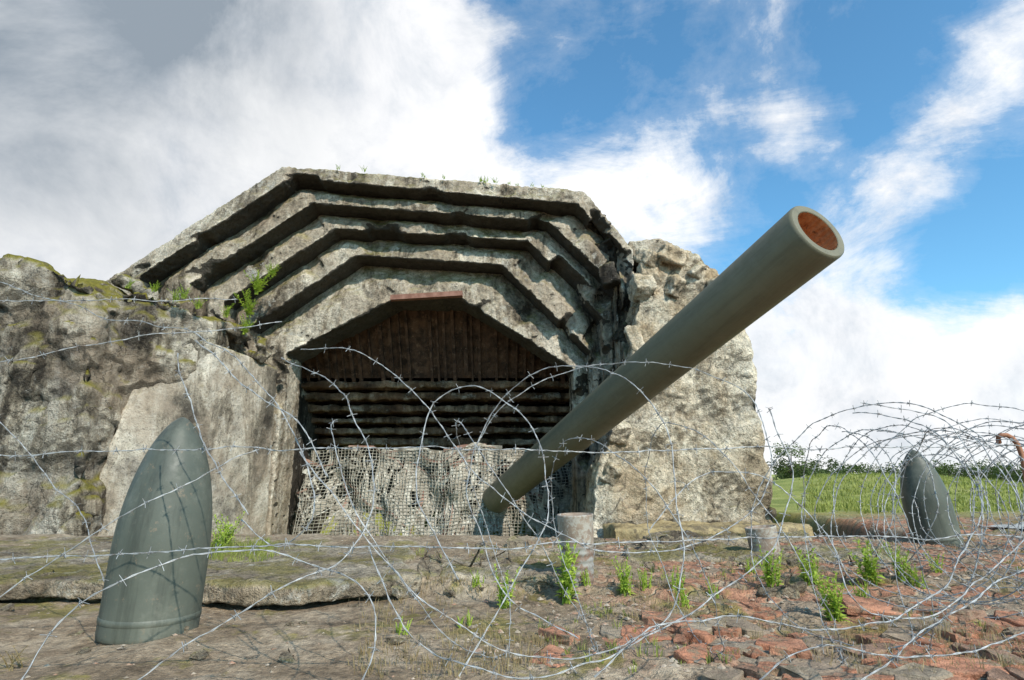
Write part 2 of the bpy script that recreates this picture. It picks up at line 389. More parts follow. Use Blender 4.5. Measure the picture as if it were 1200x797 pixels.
# pier
o=prism("pier",wp([(694,625),(700,560),(728,485),(744,420),(748,350),(754,306),(772,290),(800,291),(838,315),(860,348),(875,392),(892,490),(907,590)],8.6)+[(W(913,640,8.6).x,-.3),(W(694,640,8.6).x,-.3)],8.6,13.0,M_pier,None); par(o)
roughen(o,0.030,(0.8,0.13),(0.28,0.10),(0.08,0.06),[(0.6,0.17)])
rnd=random.Random(12); L_=[]
for (u,v,s) in [(758,304,.26),(784,302,.30),(812,318,.30),(838,342,.26),(752,340,.28),(746,400,.28),(740,450,.28),(724,505,.28),(712,550,.28),(784,336,.28),(858,372,.22)]:
    L_.append((W(u,v,8.72),s*1.15))
rubble("pier_rubble",L_,M_pier,13,0.032,((0.5,0.12),(0.2,0.10),(0.07,0.06)))
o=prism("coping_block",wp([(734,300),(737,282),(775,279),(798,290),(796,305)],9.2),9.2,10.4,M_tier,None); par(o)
roughen(o,0.04,(0.5,0.08),(0.2,0.06),(0.08,0.04))
def addbox(vs,fs,p8):
    b=len(vs); vs+=p8
    fs+=[tuple(b+i for i in f) for f in ((0,1,2,3),(7,6,5,4),(0,4,5,1),(1,5,6,2),(2,6,7,3),(3,7,4,0))]
vs=[];fs=[]
ya,za,yb,zb=10.75,4.95,11.75,3.50
x=-4.4
addbox(vs,fs,[(-4.6,ya,za+.05),(1.5,ya,za+.05),(1.5,yb,zb+.05),(-4.6,yb,zb+.05),(-4.6,ya,za+.12),(1.5,ya,za+.12),(1.5,yb,zb+.12),(-4.6,yb,zb+.12)])
while x<1.4:
    w=0.03+0.06*random.random(); h=0.04+0.10*random.random(); j=random.uniform(-.02,.02); e=random.uniform(0,.25) if random.random()<.3 else 0
    if random.random()<.85:
        addbox(vs,fs,[(x+j,ya,za-h),(x+w+j,ya,za-h),(x+w,yb-e,zb-h+e),(x,yb-e,zb-h+e),(x+j,ya,za+.06),(x+w+j,ya,za+.06),(x+w,yb-e,zb+.06+e),(x,yb-e,zb+.06+e)])
    x+=0.13+0.12*random.random()
o=mk("rusty_ceiling",vs,fs,M_rust,None,recalc=True); par(o)
for k in range(6):
    z=3.47-0.225*k+random.uniform(-.02,.02); y=11.7+0.26*k; th=random.uniform(.07,.12)
    dz=random.uniform(-.03,.03)
    o=prism("lintel_beam",[(-4.7,z-th+dz),(1.6,z-th-dz),(1.6,z+0.02-dz),(-4.7,z+0.02+dz)],y,y+0.9,M_lintel,None); par(o)
    roughen(o,0.033,(0.9,0.08),(0.25,0.08),(0.08,0.05))
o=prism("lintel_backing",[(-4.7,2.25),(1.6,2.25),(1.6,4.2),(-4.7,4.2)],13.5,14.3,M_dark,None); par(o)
a=W(458,349,9.87);b2=W(542,345,9.87)
vs=[];fs=[]
addbox(vs,fs,[(a.x,9.82,a.z-.05),(b2.x,9.80,b2.z-.04),(b2.x,9.94,b2.z-.04),(a.x,9.94,a.z-.05),(a.x,9.82,a.z+.04),(b2.x,9.80,b2.z+.05),(b2.x,9.94,b2.z+.05),(a.x,9.94,a.z+.04)])
o=mk("rusty_bar",vs,fs,simple("red_rust",(0.18,0.085,0.06),(0.28,0.15,0.11),9,0.9),None,recalc=True); par(o)
# ---------------------------------------------------------------- GUN
pb=W(570,594,11.5); pm=W(959,270,4.46)
ax=(pm-pb); L=ax.length; ax.normalize()
back=1.4
gun=empty("coastal_gun",pb-ax*back)
tag(gun,"long olive green coastal gun barrel rising from the embrasure","cannon")
def spin(name,prof,seg,mat,parent,rfun=None,sm=True):
    vs=[];fs=[];n=len(prof)
    for i,(r,h) in enumerate(prof):
        for s in range(seg):
            a=2*math.pi*s/seg; rr=r if rfun is None else rfun(r,s)
            vs.append((rr*math.cos(a),rr*math.sin(a),h))
    for i in range(n-1):
        for s in range(seg):
            s2=(s+1)%seg
            fs.append((i*seg+s,i*seg+s2,(i+1)*seg+s2,(i+1)*seg+s))
    return mk(name,vs,fs,mat,parent,smooth=sm)
LT=L+back
r0,r1=0.25,0.285
def rr(h): return r0+(r1-r0)*min(1,h/LT)
prof=[(0.0,0.0),(r0,0.0)]
h=0.06
while h<LT-0.05:
    prof.append((rr(h),h)); h+=0.15
prof+=[(r1+0.001,LT-0.03),(r1-0.003,LT-0.010),(r1-0.014,LT),(0.214,LT),(0.208,LT-0.006)]
rot=ax.to_track_quat('Z','Y')
bar=spin("barrel",prof,80,M_gun,gun); bar.rotation_mode='QUATERNION'; bar.rotation_quaternion=rot
md=bar.modifiers.new("edge",'EDGE_SPLIT'); md.split_angle=math.radians(40)
bore=spin("bore",[(0.209,LT-0.005),(0.209,LT-3.0),(0.0,LT-3.0)],96,M_rustbright,gun,lambda r,s:r*(1.0 if s%4<2 else 0.96),False)
bore.rotation_mode='QUATERNION'; bore.rotation_quaternion=rot
# ---------------------------------------------------------------- SHELLS
def shell(loc,label,H,R,tilt,rz):
    e=empty("artillery_shell",loc); tag(e,label,"artillery shell","artillery shells standing on end")
    prof=[(0,0),(R*.96,0),(R*.99,.010),(R,.025)]
    cyl=0.34*H
    prof+=[(R,cyl*0.5),(R,cyl)]
    n=44
    for i in range(1,n+1):
        t=math.sin(i/n*math.pi/2); hh=cyl+(H-cyl)*t
        prof.append((R*max(0,(1-t**2.0))**0.62,hh))
    b=spin("body",prof,72,M_shell,e)
    md=b.modifiers.new("edge",'EDGE_SPLIT'); md.split_angle=math.radians(60)
    spin("driving_band",[(R*.99,.066),(R*1.014,.071),(R*1.014,.092),(R*.99,.097)],72,M_shell,e)
    e.rotation_euler=(tilt[0],tilt[1],rz)
    return e
g=Vector((-1.64,2.80,0)); g.z=gz(g.x,g.y)-0.004
shell(g,"large grey-green artillery shell standing on bare ground behind wire",0.975,0.20,(0,math.radians(1.5),0),0.3)
g=Vector((3.83,5.40,0)); g.z=gz(g.x,g.y)-0.03
shell(g,"leaning grey-green artillery shell beside a gravel path",0.86,0.19,(math.radians(2),math.radians(-8),0),0.0)
# ---------------------------------------------------------------- GROUND
def axis(dense0,dense1,step,lo,hi,grow=1.13):
    a=[]; x=dense0
    while x<=dense1: a.append(x); x+=step
    s=step; x=a[-1]
    while x<hi: s*=grow; x+=s; a.append(x)
    s=step; x=a[0]
    while x>lo: s*=grow; x-=s; a.insert(0,x)
    return a
xs=axis(-4.6,6.2,0.035,-2500,2500); ys=axis(1.2,6.3,0.03,-600,4500,1.09)
vs=[];fs=[]
for y in ys:
    for x in xs: vs.append((x,y,gz(x,y)))
nx=len(xs)
for j in range(len(ys)-1):
    for i in range(nx-1):
        k=j*nx+i; fs.append((k,k+1,k+nx+1,k+nx))
gr=mk("ground",vs,fs,M_ground,smooth=True); gr["kind"]="structure"
pv=[];pf=[]
cl=[(5.6,5.6),(7.4,6.6),(9.4,8.0),(12.5,9.6),(18,11.5),(30,15)]
pts=[]
for i in range(len(cl)-1):
    for s in range(10):
        t=s/10; pts.append((cl[i][0]*(1-t)+cl[i+1][0]*t,cl[i][1]*(1-t)+cl[i+1][1]*t))
for (x,y) in pts:
    for j in range(7):
        yy=y+(j-3)*0.33; pv.append((x-(j-3)*0.12,yy,gz(x-(j-3)*0.12,yy)+0.03))
for i in range(len(pts)-1):
    for j in range(6):
        k=i*7+j; pf.append((k,k+7,k+8,k+1))
o=mk("gravel_path",pv,pf,simple("path_gravel",(0.30,0.29,0.27),(0.48,0.47,0.44),20,0.95,0,0.6,0.02),smooth=True,recalc=True); o["kind"]="structure"
# ---------------------------------------------------------------- STONES / SLABS
def hull_mesh(name,sx,sy,sz,seed,mat,n=18,flat=False):
    rnd=random.Random(seed)
    bm=bmesh.new()
    if flat:
        m=rnd.randint(4,6)
        for k in range(m):
            a=2*math.pi*k/m+rnd.uniform(-.45,.45); r=rnd.uniform(.65,1.15)
            for zz in (-1,1):
                bm.verts.new((math.cos(a)*r*sx*(1 if zz<0 else .96),math.sin(a)*r*sy*(1 if zz<0 else .96),zz*sz*rnd.uniform(.75,1)))
    else:
        for i in range(n):
            p=Vector((rnd.uniform(-1,1),rnd.uniform(-1,1),rnd.uniform(-1,1)))
            m=max(abs(p.x),abs(p.y))
            if m<0.7: p.x/=m*1.2; p.y/=m*1.2
            bm.verts.new((p.x*sx,p.y*sy,p.z*sz))
    bmesh.ops.convex_hull(bm,input=bm.verts)
    bmesh.ops.delete(bm,geom=[v for v in bm.verts if not v.link_faces],context='VERTS')
    bmesh.ops.dissolve_limit(bm,angle_limit=0.12,verts=bm.verts,edges=bm.edges)
    bmesh.ops.bevel(bm,geom=list(bm.edges),offset=min(sx,sy,sz)*(0.16 if flat else .2),segments=1,affect='EDGES')
    bmesh.ops.triangulate(bm,faces=bm.faces)
    bmesh.ops.subdivide_edges(bm,edges=bm.edges,cuts=3)
    for v in bm.verts:
        q=v.co*16
        v.co+=Vector((noise.noise(q+Vector((seed,0,0))),noise.noise(q+Vector((0,seed,0))),noise.noise(q+Vector((0,0,seed)))))*min(sx,sy,sz)*(0.5 if flat else .3)
    me=D.meshes.new(name); bm.to_mesh(me); bm.free()
    me.materials.append(mat)
    return me
stones=[hull_mesh("masonry_stone",.16,.11,.026,s,M_brick,flat=True) for s in range(16)]
cnt=0; placed=[]
for i in range(2200):
    u=random.uniform(640,1230); v=random.uniform(696,830)
    if v<710+0.16*max(0,(900-u)): continue
    p=G(u,v)
    if noise.noise(Vector((p.x*1.6,p.y*1.6,11)))<-0.15: continue
    s=random.uniform(0.4,1.5)
    if any((p.x-q[0])**2+(p.y-q[1])**2<(0.070*(s+q[2]))**2 for q in placed): continue
    placed.append((p.x,p.y,s)); cnt+=1
    if cnt>170: break
    o=D.objects.new("masonry_stone",random.choice(stones)); C.collection.objects.link(o)
    o.location=(p.x,p.y,p.z+random.uniform(-.014,.003)); o.scale=(s,s*random.uniform(.8,1.2),random.uniform(.8,1.2))
    o.rotation_euler=(random.uniform(-.08,.08),random.uniform(-.08,.08),random.uniform(0,6.28))
    tag(o,"worn reddish masonry stone half sunk in the earth","stone","broken masonry stones in the ground")
lumps=[hull_mesh("concrete_lump",.12,.10,.07,40+s,M_slab) for s in range(6)]
for i in range(62):
    if i<44: u=random.uniform(430,1080); v=random.uniform(636,700)
    else: u=random.uniform(0,640); v=random.uniform(650,790)
    p=G(u,v); s=random.uniform(0.15,0.8)*(1.2 if i<44 else .5)
    o=D.objects.new("concrete_lump",random.choice(lumps)); C.collection.objects.link(o)
    o.location=(p.x,p.y,p.z+0.01*s); o.scale=(s,s,s*.8); o.rotation_euler=(random.uniform(-.3,.3),random.uniform(-.3,.3),random.uniform(0,6.28))
    tag(o,"small brown broken concrete lump lying on the ground","rubble","loose concrete lumps")
def slab(pts,z0,z1,label,mat=M_slab,vox=0.022,amp=1):
    pp=subdiv([(x,y) for x,y in pts]+[pts[0]],z1*10,0.22)[:-1]
    n=len(pp); vs=[(x,y,z0) for x,y in pp]+[(x,y,z1) for x,y in pp]
    fs=[list(range(n))[::-1],list(range(n,2*n))]+[[i,(i+1)%n,(i+1)%n+n,i+n] for i in range(n)]
    o=mk("concrete_slab",vs,fs,mat,recalc=True)
    roughen(o,vox,(0.5,0.045*amp),(0.16,0.035*amp),(0.05,0.025*amp))
    tag(o,label,"concrete slab","broken concrete slabs")
    return o
slab([(-4.4,3.40),(-3.2,3.30),(-2.2,3.34),(-1.5,3.27),(-0.95,3.34),(-0.62,3.62),(-0.75,4.9),(-1.5,5.55),(-5.0,5.6)],0.93,1.025,"mossy broken concrete slab edge along the gun pit",vox=0.018,amp=0.9)
slab([(-0.45,3.65),(0.1,3.55),(0.5,3.75),(0.55,4.5),(0.2,5.2),(-0.5,5.1)],0.91,1.005,"small cracked concrete slab set in the dirt",amp=1.3)
slab([(0.85,4.4),(1.9,4.3),(2.9,4.5),(3.1,5.0),(2.2,5.2),(0.9,5.1)],0.90,1.01,"brown crumbling concrete slab in front of pier",amp=1.7)
slab([(1.25,5.35),(2.0,5.25),(2.7,5.4),(2.9,5.7),(2.2,5.9),(1.3,5.8)],0.90,1.04,"dark broken slab beside bunker pier",amp=2.2)
slab([(1.3,7.6),(3.0,7.5),(3.9,7.7),(4.0,8.5),(1.3,8.5)],0.5,0.93,"ochre stained concrete ledge at foot of pier",simple("ochre_concrete",(0.24,0.18,0.09),(0.44,0.34,0.18),4,0.95,0,0.8,0.03,(0.14,0.11,0.07),0.55),0.045,2)
def pebbles():
    vs=[];fs=[]
    for i in range(14000):
        x=random.uniform(-4.2,5.5); y=1.4+(random.random()**1.3)*4.4
        if noise.noise(Vector((x*1.3,y*1.3,4)))<0.0 and random.random()<.75: continue
        if x<-.2 and random.random()<.6: continue
        s=0.004+0.020*random.random()**3
        if x<-.2: s*=.6
        z=gz(x,y)+s*0.1; b=len(vs)
        jit=[Vector((random.uniform(.7,1.3),random.uniform(.7,1.3),random.uniform(.4,.7))) for _ in range(6)]
        for d,j in zip(((1,0,0),(0,1,0),(-1,0,0),(0,-1,0),(0,0,1),(0,0,-1)),jit):
            a=random.uniform(-.4,.4)
            vs.append((x+s*(d[0]*j.x+a*d[1]),y+s*(d[1]*j.y+a*d[0]),z+s*d[2]*j.z))
        fs+=[(b,b+1,b+4),(b+1,b+2,b+4),(b+2,b+3,b+4),(b+3,b,b+4),(b+1,b,b+5),(b+2,b+1,b+5),(b+3,b+2,b+5),(b,b+3,b+5)]
    o=mk("pebbles",vs,fs,M_stone); o["kind"]="stuff"; tag(o,"scattered pebbles and crumbs over the dirt","gravel")
pebbles()
# ---------------------------------------------------------------- GRASS
def blades(name,centres,mat,h,w,n,spread,label):
    vs=[];fs=[]
    for (x,y,z,sc_) in centres:
        for i in range(n):
            a=random.uniform(0,6.28); r=spread*random.random()*sc_
            bx=x+r*math.cos(a); by=y+r*math.sin(a)
            hh=h*sc_*random.uniform(.5,1.2); l=random.uniform(.1,.7)*hh; ww=w*random.uniform(.7,1.3)
            t=a+random.uniform(-.8,.8); pa=random.uniform(0,6.28)
            dx,dy=math.cos(pa)*ww,math.sin(pa)*ww
            b=len(vs)
            vs+=[(bx-dx,by-dy,z-.01),(bx+dx,by+dy,z-.01),(bx+dx*.7+l*.35*math.cos(t),by+dy*.7+l*.35*math.sin(t),z+hh*.6),(bx-dx*.7+l*.35*math.cos(t),by-dy*.7+l*.35*math.sin(t),z+hh*.6),(bx+l*math.cos(t),by+l*math.sin(t),z+hh)]
            fs+=[(b,b+1,b+2,b+3),(b+3,b+2,b+4)]
    o=mk(name,vs,fs,mat); o["kind"]="stuff"; tag(o,label,"grass"); return o
cs=[]
for i in range(200):
    u=random.uniform(230,320);v=random.uniform(640,664); p=G(u,v); cs.append((p.x,p.y,p.z+.02,random.uniform(.3,.9)))
for i in range(420):
    u=random.uniform(420,1220); v=random.uniform(640,790); p=G(u,v)
    if noise.noise(Vector((p.x*1.1,p.y*1.1,9)))>0.2: cs.append((p.x,p.y,p.z,random.uniform(.2,.6)))
blades("short_grass",cs,M_grass,0.09,0.0025,9,0.05,"sparse green grass tufts among rubble")
cs=[]
for i in range(1200):
    u=random.uniform(420,1220); v=random.uniform(640,797); p=G(u,v)
    if noise.noise(Vector((p.x*1.4,p.y*1.4,2)))>0.0 : cs.append((p.x,p.y,p.z,random.uniform(.3,1)))
blades("dry_grass",cs,M_dry,0.06,0.0018,8,0.06,"dry straw coloured grass among rubble")
cs=[]
for i in range(5200):
    y=random.uniform(9.5,30); x=random.uniform(0.5,1.25)*y
    cs.append((x,y,gz(x,y),random.uniform(.4,1.0)))
blades("meadow_grass",cs,M_grass,0.13,0.012,5,0.25,"rough green meadow grass on low mound")
# ---------------------------------------------------------------- WEEDS
def weed(loc,h,seed,label="bright green leafy weed growing in rubble",mat=M_leaf,nst=7,lean=0.35,name="weed_plant"):
    rnd=random.Random(seed); vs=[];fs=[]
    for s in range(nst):
        a=rnd.uniform(0,6.28); ln=rnd.uniform(.05,lean); hh=h*rnd.uniform(.55,1.05)
        bx,by=rnd.uniform(-.03,.03),rnd.uniform(-.03,.03)
        def P(t): return Vector((bx+math.cos(a)*ln*hh*t**1.5,by+math.sin(a)*ln*hh*t**1.5,hh*t))
        k=6
        for i in range(k):
            p,q_=P(i/k),P((i+1)/k); w=.003*(1-i/k)+.001; b=len(vs)
            vs+=[p+Vector((-w,0,0)),p+Vector((w,0,0)),q_+Vector((w,0,0)),q_+Vector((-w,0,0))]; fs.append((b,b+1,b+2,b+3))
            vs+=[p+Vector((0,-w,0)),p+Vector((0,w,0)),q_+Vector((0,w,0)),q_+Vector((0,-w,0))]; fs.append((b+4,b+5,b+6,b+7))
        nl=int(9+hh*40)
        for i in range(nl):
            t=0.15+0.85*i/nl; p=P(t); la=i*2.4+rnd.uniform(-.5,.5)
            ll=h*rnd.uniform(.14,.24)*(1.15-0.6*t); el=rnd.uniform(-.1,.8)+t*0.5
            d=Vector((math.cos(la)*math.cos(el),math.sin(la)*math.cos(el),math.sin(el)))
            sd=Vector((-math.sin(la),math.cos(la),rnd.uniform(-.3,.3)))*ll*0.22
            mid=p+d*ll*.45; tip=p+d*ll+Vector((0,0,-ll*.25)); b=len(vs)
            vs+=[p,mid+sd+Vector((0,0,ll*.06)),tip,mid-sd+Vector((0,0,ll*.06)),mid]
            fs+=[(b,b+1,b+4),(b+1,b+2,b+4),(b+2,b+3,b+4),(b+3,b,b+4)]
    o=mk(name,vs,fs,mat); o.location=loc
    tag(o,label,"weed","weeds growing in the rubble")
    return o
for i,(u,v,hp) in enumerate([(591,712,45),(664,705,66),(733,702,40),(757,690,22),(792,692,26),(800,712,24),(905,690,44),(950,684,42),(978,728,56),(1020,684,50),(1058,682,40),(1100,672,24),(690,690,20),(545,735,18),(470,745,20),(1075,690,30),(880,672,18),(560,690,16),(835,700,20),(1010,705,26)]):
    p=G(u,v); d=p.y*cp+(p.z-CAMZ)*sp
    weed((p.x,p.y,p.z-.01),hp*d/F*1.08,i,nst=7+int(hp/7),lean=.5)
p=G(14,785); weed((p.x,p.y,p.z),0.09,77,"small withered brown fern on the ground",M_dry,6,.9,"withered_fern")
for i,(u,v,y,h) in enumerate([(300,345,9.15,.45),(292,372,9.3,.45),(285,392,9.3,.35),(318,325,9.1,.3),(265,372,8.9,.25),(205,354,8.3,.22),(180,342,8.2,.18),(215,350,8.3,.2),(150,338,8.15,.15),(232,362,8.5,.2),(268,645,5.0,.3),(255,650,4.6,.22)]):
    p=W(u,v,y)
    o=weed((p.x,p.y,p.z),h,100+i,"green plant rooted in a ledge of the bunker",M_leaf,11,.9,"ledge_plant"); o["group"]="plants growing on the bunker"
for i in range(12):
    u=random.uniform(340,680); p=W(u,191+(u-330)*0.087,9.05)
    o=weed((p.x,p.y,p.z-.03),random.uniform(.05,.12),200+i,"tiny green tuft on the bunker roof edge",M_leaf,7,.9,"ledge_plant"); o["group"]="plants growing on the bunker"
# ---------------------------------------------------------------- TREES
def crown_mesh(seed,H,Rd):
    rnd=random.Random(seed); vs=[];fs=[]
    for c in range(26):
        a=rnd.uniform(0,6.28); rr_=Rd*rnd.random()**.6*.8; z=H*rnd.uniform(.25,.95)
        k=1-0.6*abs(z/H-.55); cx,cy=rr_*math.cos(a)*k,rr_*math.sin(a)*k; cr=Rd*rnd.uniform(.2,.4)
        for i in range(70):
            d=Vector((rnd.gauss(0,1),rnd.gauss(0,1),rnd.gauss(0,.8))).normalized()*cr*rnd.uniform(.6,1.05)
            p=Vector((cx,cy,z))+d; s=Rd*rnd.uniform(.035,.07)
            q1=Vector((rnd.gauss(0,1),rnd.gauss(0,1),rnd.gauss(0,1))).normalized(); q2=q1.orthogonal().normalized()
            b=len(vs); vs+=[p+q1*s,p+q2*s*.6,p-q1*s,p-q2*s*.6]; fs.append((b,b+1,b+2,b+3))
    me=D.meshes.new("crown"); me.from_pydata([tuple(v) for v in vs],[],fs); me.materials.append(M_tree); return me
def trunk_mesh(seed,H):
    rnd=random.Random(seed+50); vs=[];fs=[]
    def limb(p,q_,r,s):
        b=len(vs); d=(q_-p).normalized(); o1=d.orthogonal().normalized(); o2=d.cross(o1)
        for (c,rad) in ((p,r),(q_,s)):
            for k in range(6):
                a=k*math.pi/3; vs.append(c+(o1*math.cos(a)+o2*math.sin(a))*rad)
        for k in range(6): fs.append((b+k,b+(k+1)%6,b+6+(k+1)%6,b+6+k))
    limb(Vector((0,0,-.3)),Vector((0,0,H*.35)),H*.03,H*.022); limb(Vector((0,0,H*.35)),Vector((H*.04,0,H*.8)),H*.022,H*.006)
    for i in range(6):
        z=H*rnd.uniform(.25,.6); a=rnd.uniform(0,6.28)
        limb(Vector((0,0,z)),Vector((math.cos(a)*H*.25,math.sin(a)*H*.25,z+H*.22)),H*.012,H*.004)
    me=D.meshes.new("trunk"); me.from_pydata([tuple(v) for v in vs],[],fs); me.materials.append(M_bark); return me
TR=[(trunk_mesh(s,5),crown_mesh(s,5,2.1)) for s in range(3)]
def tree(x,y,s,k,label,ty="tree"):
    z=gz(x,y,False); e=empty(ty,(x,y,z-.1)); tag(e,label,"tree","trees beyond the meadow")
    for me,nm in zip(TR[k%3],("trunk","crown")):
        o=D.objects.new(nm,me); C.collection.objects.link(o); o.parent=e
    e.scale=(s*random.uniform(1.1,1.6),s*random.uniform(1.1,1.6),s); e.rotation_euler[2]=random.uniform(0,6)
for i in range(44):
    y=random.uniform(55,90); u=905+370*(i+random.uniform(-.4,.4))/44
    x=(u-600)/F*y*1.02
    tree(x,y,random.uniform(.75,1.1)*y/75,i,"distant dark green deciduous tree at the meadow edge")
for i,(u,y,s) in enumerate([(912,24,.34),(926,26,.28),(1192,34,.34)]):
    tree((u-600)/F*y*1.02,y,s*1.0,i+1,"bushy dark green small tree beyond the bunker")
# ---------------------------------------------------------------- DRUMS
M_zinc=simple("zinc_sheet",(0.24,0.225,0.20),(0.40,0.38,0.35),7,0.7,0.2,0.3,0.005,(0.22,0.13,0.09),0.50)
M_rim=simple("rusty_rim",(0.20,0.14,0.105),(0.33,0.26,0.20),9,0.9,0,0.4,0.006,(0.40,0.37,0.32),0.52)
def drum(p,R,H,label,tilt):
    e=empty("metal_drum",p); tag(e,label,"metal drum","rusty metal drums in the rubble")
    prof=[(0,0.0),(R*.84,0.0)]
    h=0.01
    while h<H*.6:
        prof.append((R*(.84+.12*h/(H*.6))+0.0020*math.sin(h/H*70),h)); h+=0.006
    spin("body",prof,40,M_zinc,e)
    spin("rim",[(R*.97,H*.58),(R*.98,H*.60),(R*1.03,H-.012),(R*1.05,H-.006),(R*1.03,H),(R*.93,H+.001),(R*.92,H*.7),(0,H*.7)],40,M_rim,e)
    e.rotation_euler=tilt
p=G(678,684); d=p.y*cp+(p.z-CAMZ)*sp
drum(p-Vector((0,0,.01)),21*d/F,80*d/F*1.02,"small tapered grey metal can with rusty rim",(0.02,-0.03,0))
p=G(902,650); d=p.y*cp+(p.z-CAMZ)*sp
drum(p-Vector((0,0,.24)),17*d/F,66*d/F,"low rusty drum stub sunk beside a broken slab",(-0.06,-0.1,0.4))
# ---------------------------------------------------------------- CAMOUFLAGE NET
NY=11.65
net=empty("camouflage_net",(-1.4,11.0,-.05)); tag(net,"ragged grey-beige camouflage netting draped round the gun base","camouflage net")
def inv(o): o.parent=net; o.matrix_parent_inverse=Matrix.Translation((1.4,-11.0,.05))
def sag(x): return 0.22*math.cos(2.1*(x+1.5))+0.08*math.cos(5.1*x+1)
def drape(x,z,off=0):
    q=z+sag(x)
    n1_=noise.noise(Vector((x*1.1,z*1.1,2)))
    fold=0.020*math.sin(q*11+4*n1_)
    pleat=0.075*math.sin(x*7+2.5*noise.noise(Vector((x*2,z*.8,7))))*sstep(2.1,1.2,z)
    f=0.24*noise.noise(Vector((x*1.3+z*.5,z*.8,3)))+0.08*noise.noise(Vector((x*3.5+z,z*2,5)))+0.025*noise.noise(Vector((x*10,z*5,5)))
    return NY-0.28*math.exp(-((x+.9)/1.6)**2)-0.28*(2.2-z)+f+fold+pleat+off
def topz(x):
    return 2.12-0.04*(1+math.cos((x+1.8)*2.4))+0.07*noise.noise(Vector((x*2,0,0)))-0.08*max(0,x+0.3)
xl,xr=W(356,580,11.3).x,W(674,600,11.3).x
def sheet(name,nx_,nz_,thr,mat,off,seed,scale):
    vs=[];fs=[]
    for j in range(nz_+1):
        for i in range(nx_+1):
            x=xl+(xr-xl)*i/nx_; t=j/nz_; z=0.05+(topz(x)-0.05)*t
            vs.append((x+0.05*noise.noise(Vector((x*3,z*3,seed))),drape(x,z,off),z))
    for j in range(nz_):
        for i in range(nx_):
            k=j*(nx_+1)+i; c=Vector(vs[k]); q=c.z+sag(c.x)
            m=noise.fractal(Vector((c.x*scale*1.2,q*scale*.8,seed)),1,2,5)
            m+=0.40*math.exp(-((c.x+1.3)/1.3)**2)-0.22
            if thr is None or m>thr: fs.append((k,k+1,k+nx_+2,k+nx_+1))
    o=mk(name,vs,fs,mat,None,smooth=True); inv(o)
    return o
o=sheet("cord_mesh",76,34,None,M_net,-0.09,1,1)
w=o.modifiers.new("wires",'WIREFRAME'); w.thickness=0.017; w.use_even_offset=False
o=sheet("torn_cloth",340,190,-0.02,M_cloth,-0.02,8,3.0)
def rags(name,N,mat,seed,wmax,l0,l1,ph_=.5):
    rnd=random.Random(seed); vs=[];fs=[]
    for i in range(N):
        x=rnd.gauss(-1.3,1.2) if rnd.random()<.65 else rnd.uniform(xl,xr)
        if x<xl or x>xr: continue
        q0=rnd.uniform(.3,topz(x))+sag(x); Lr=rnd.uniform(l0,l1); w_=rnd.uniform(.010,wmax)
        n=18; b=len(vs); ph=rnd.uniform(0,9); sl=rnd.uniform(-.6,.6); dr=rnd.choice((-1,1))
        hang=rnd.random()<ph_
        for k in range(n+1):
            t=k/n
            if hang: xx=x+0.07*math.sin(t*4+ph)+.25*sl*t*Lr; zz=q0-sag(x)-Lr*.9*t
            else: xx=x+dr*Lr*t; zz=q0-sag(max(xl,min(xr,xx)))+sl*Lr*t+.04*math.sin(t*7+ph)
            xx=max(xl-.1,min(xr+.1,xx)); zz=max(zz,0.02); zz=min(zz,topz(xx)+.02)
            yy=drape(xx,zz,-0.06-0.02*math.sin(ph+t*4))
            ww=w_*(0.35+0.9*abs(math.sin(ph*3+t*6)))
            if hang: dz,dx=0,ww
            else: dz,dx=ww,0
            vs+=[(xx-dx,yy,zz-dz),(xx+dx,yy+.01,zz+dz)]
            if k: fs.append((b+2*k-2,b+2*k-1,b+2*k+1,b+2*k))
    o=mk(name,vs,fs,mat,None,smooth=True); inv(o)
rags("rag_strips",130,M_cloth,5,.05,.3,1.2,.75)
rags("pale_rag_strips",95,M_cloth3,15,.045,.2,1.0,.75)
rags("maroon_strips",22,M_cloth2,6,.03,.6,1.5,.3)
# ---------------------------------------------------------------- BARBED WIRE
def catmull(P,step=0.025):
    out=[]; n=len(P)
    for i in range(n-1):
        p0=P[max(i-1,0)];p1=P[i];p2=P[i+1];p3=P[min(i+2,n-1)]
        m=max(2,int((p2-p1).length/step))
        for k in range(m):
            t=k/m
            out.append(0.5*((2*p1)+(p2-p0)*t+(2*p0-5*p1+4*p2-p3)*t*t+(3*p1-p0-3*p2+p3)*t**3))
    out.append(P[-1]); return out
def tube(vs,fs,pts,r,seg=5):
    b=len(vs); n=len(pts); prevn=None
    for i,p in enumerate(pts):
        d=(pts[min(i+1,n-1)]-pts[max(i-1,0)])
        if d.length<1e-9: d=Vector((1,0,0))
        d.normalize()
        if prevn is None: nn=d.orthogonal().normalized()
        else:
            nn=prevn-d*prevn.dot(d)
            nn=nn.normalized() if nn.length>1e-6 else d.orthogonal().normalized()
        prevn=nn; bb=d.cross(nn)
        for k in range(seg):
            a=2*math.pi*k/seg; vs.append(p+(nn*math.cos(a)+bb*math.sin(a))*r)
    for i in range(n-1):
        for k in range(seg):
            fs.append((b+i*seg+k,b+i*seg+(k+1)%seg,b+(i+1)*seg+(k+1)%seg,b+(i+1)*seg+k))
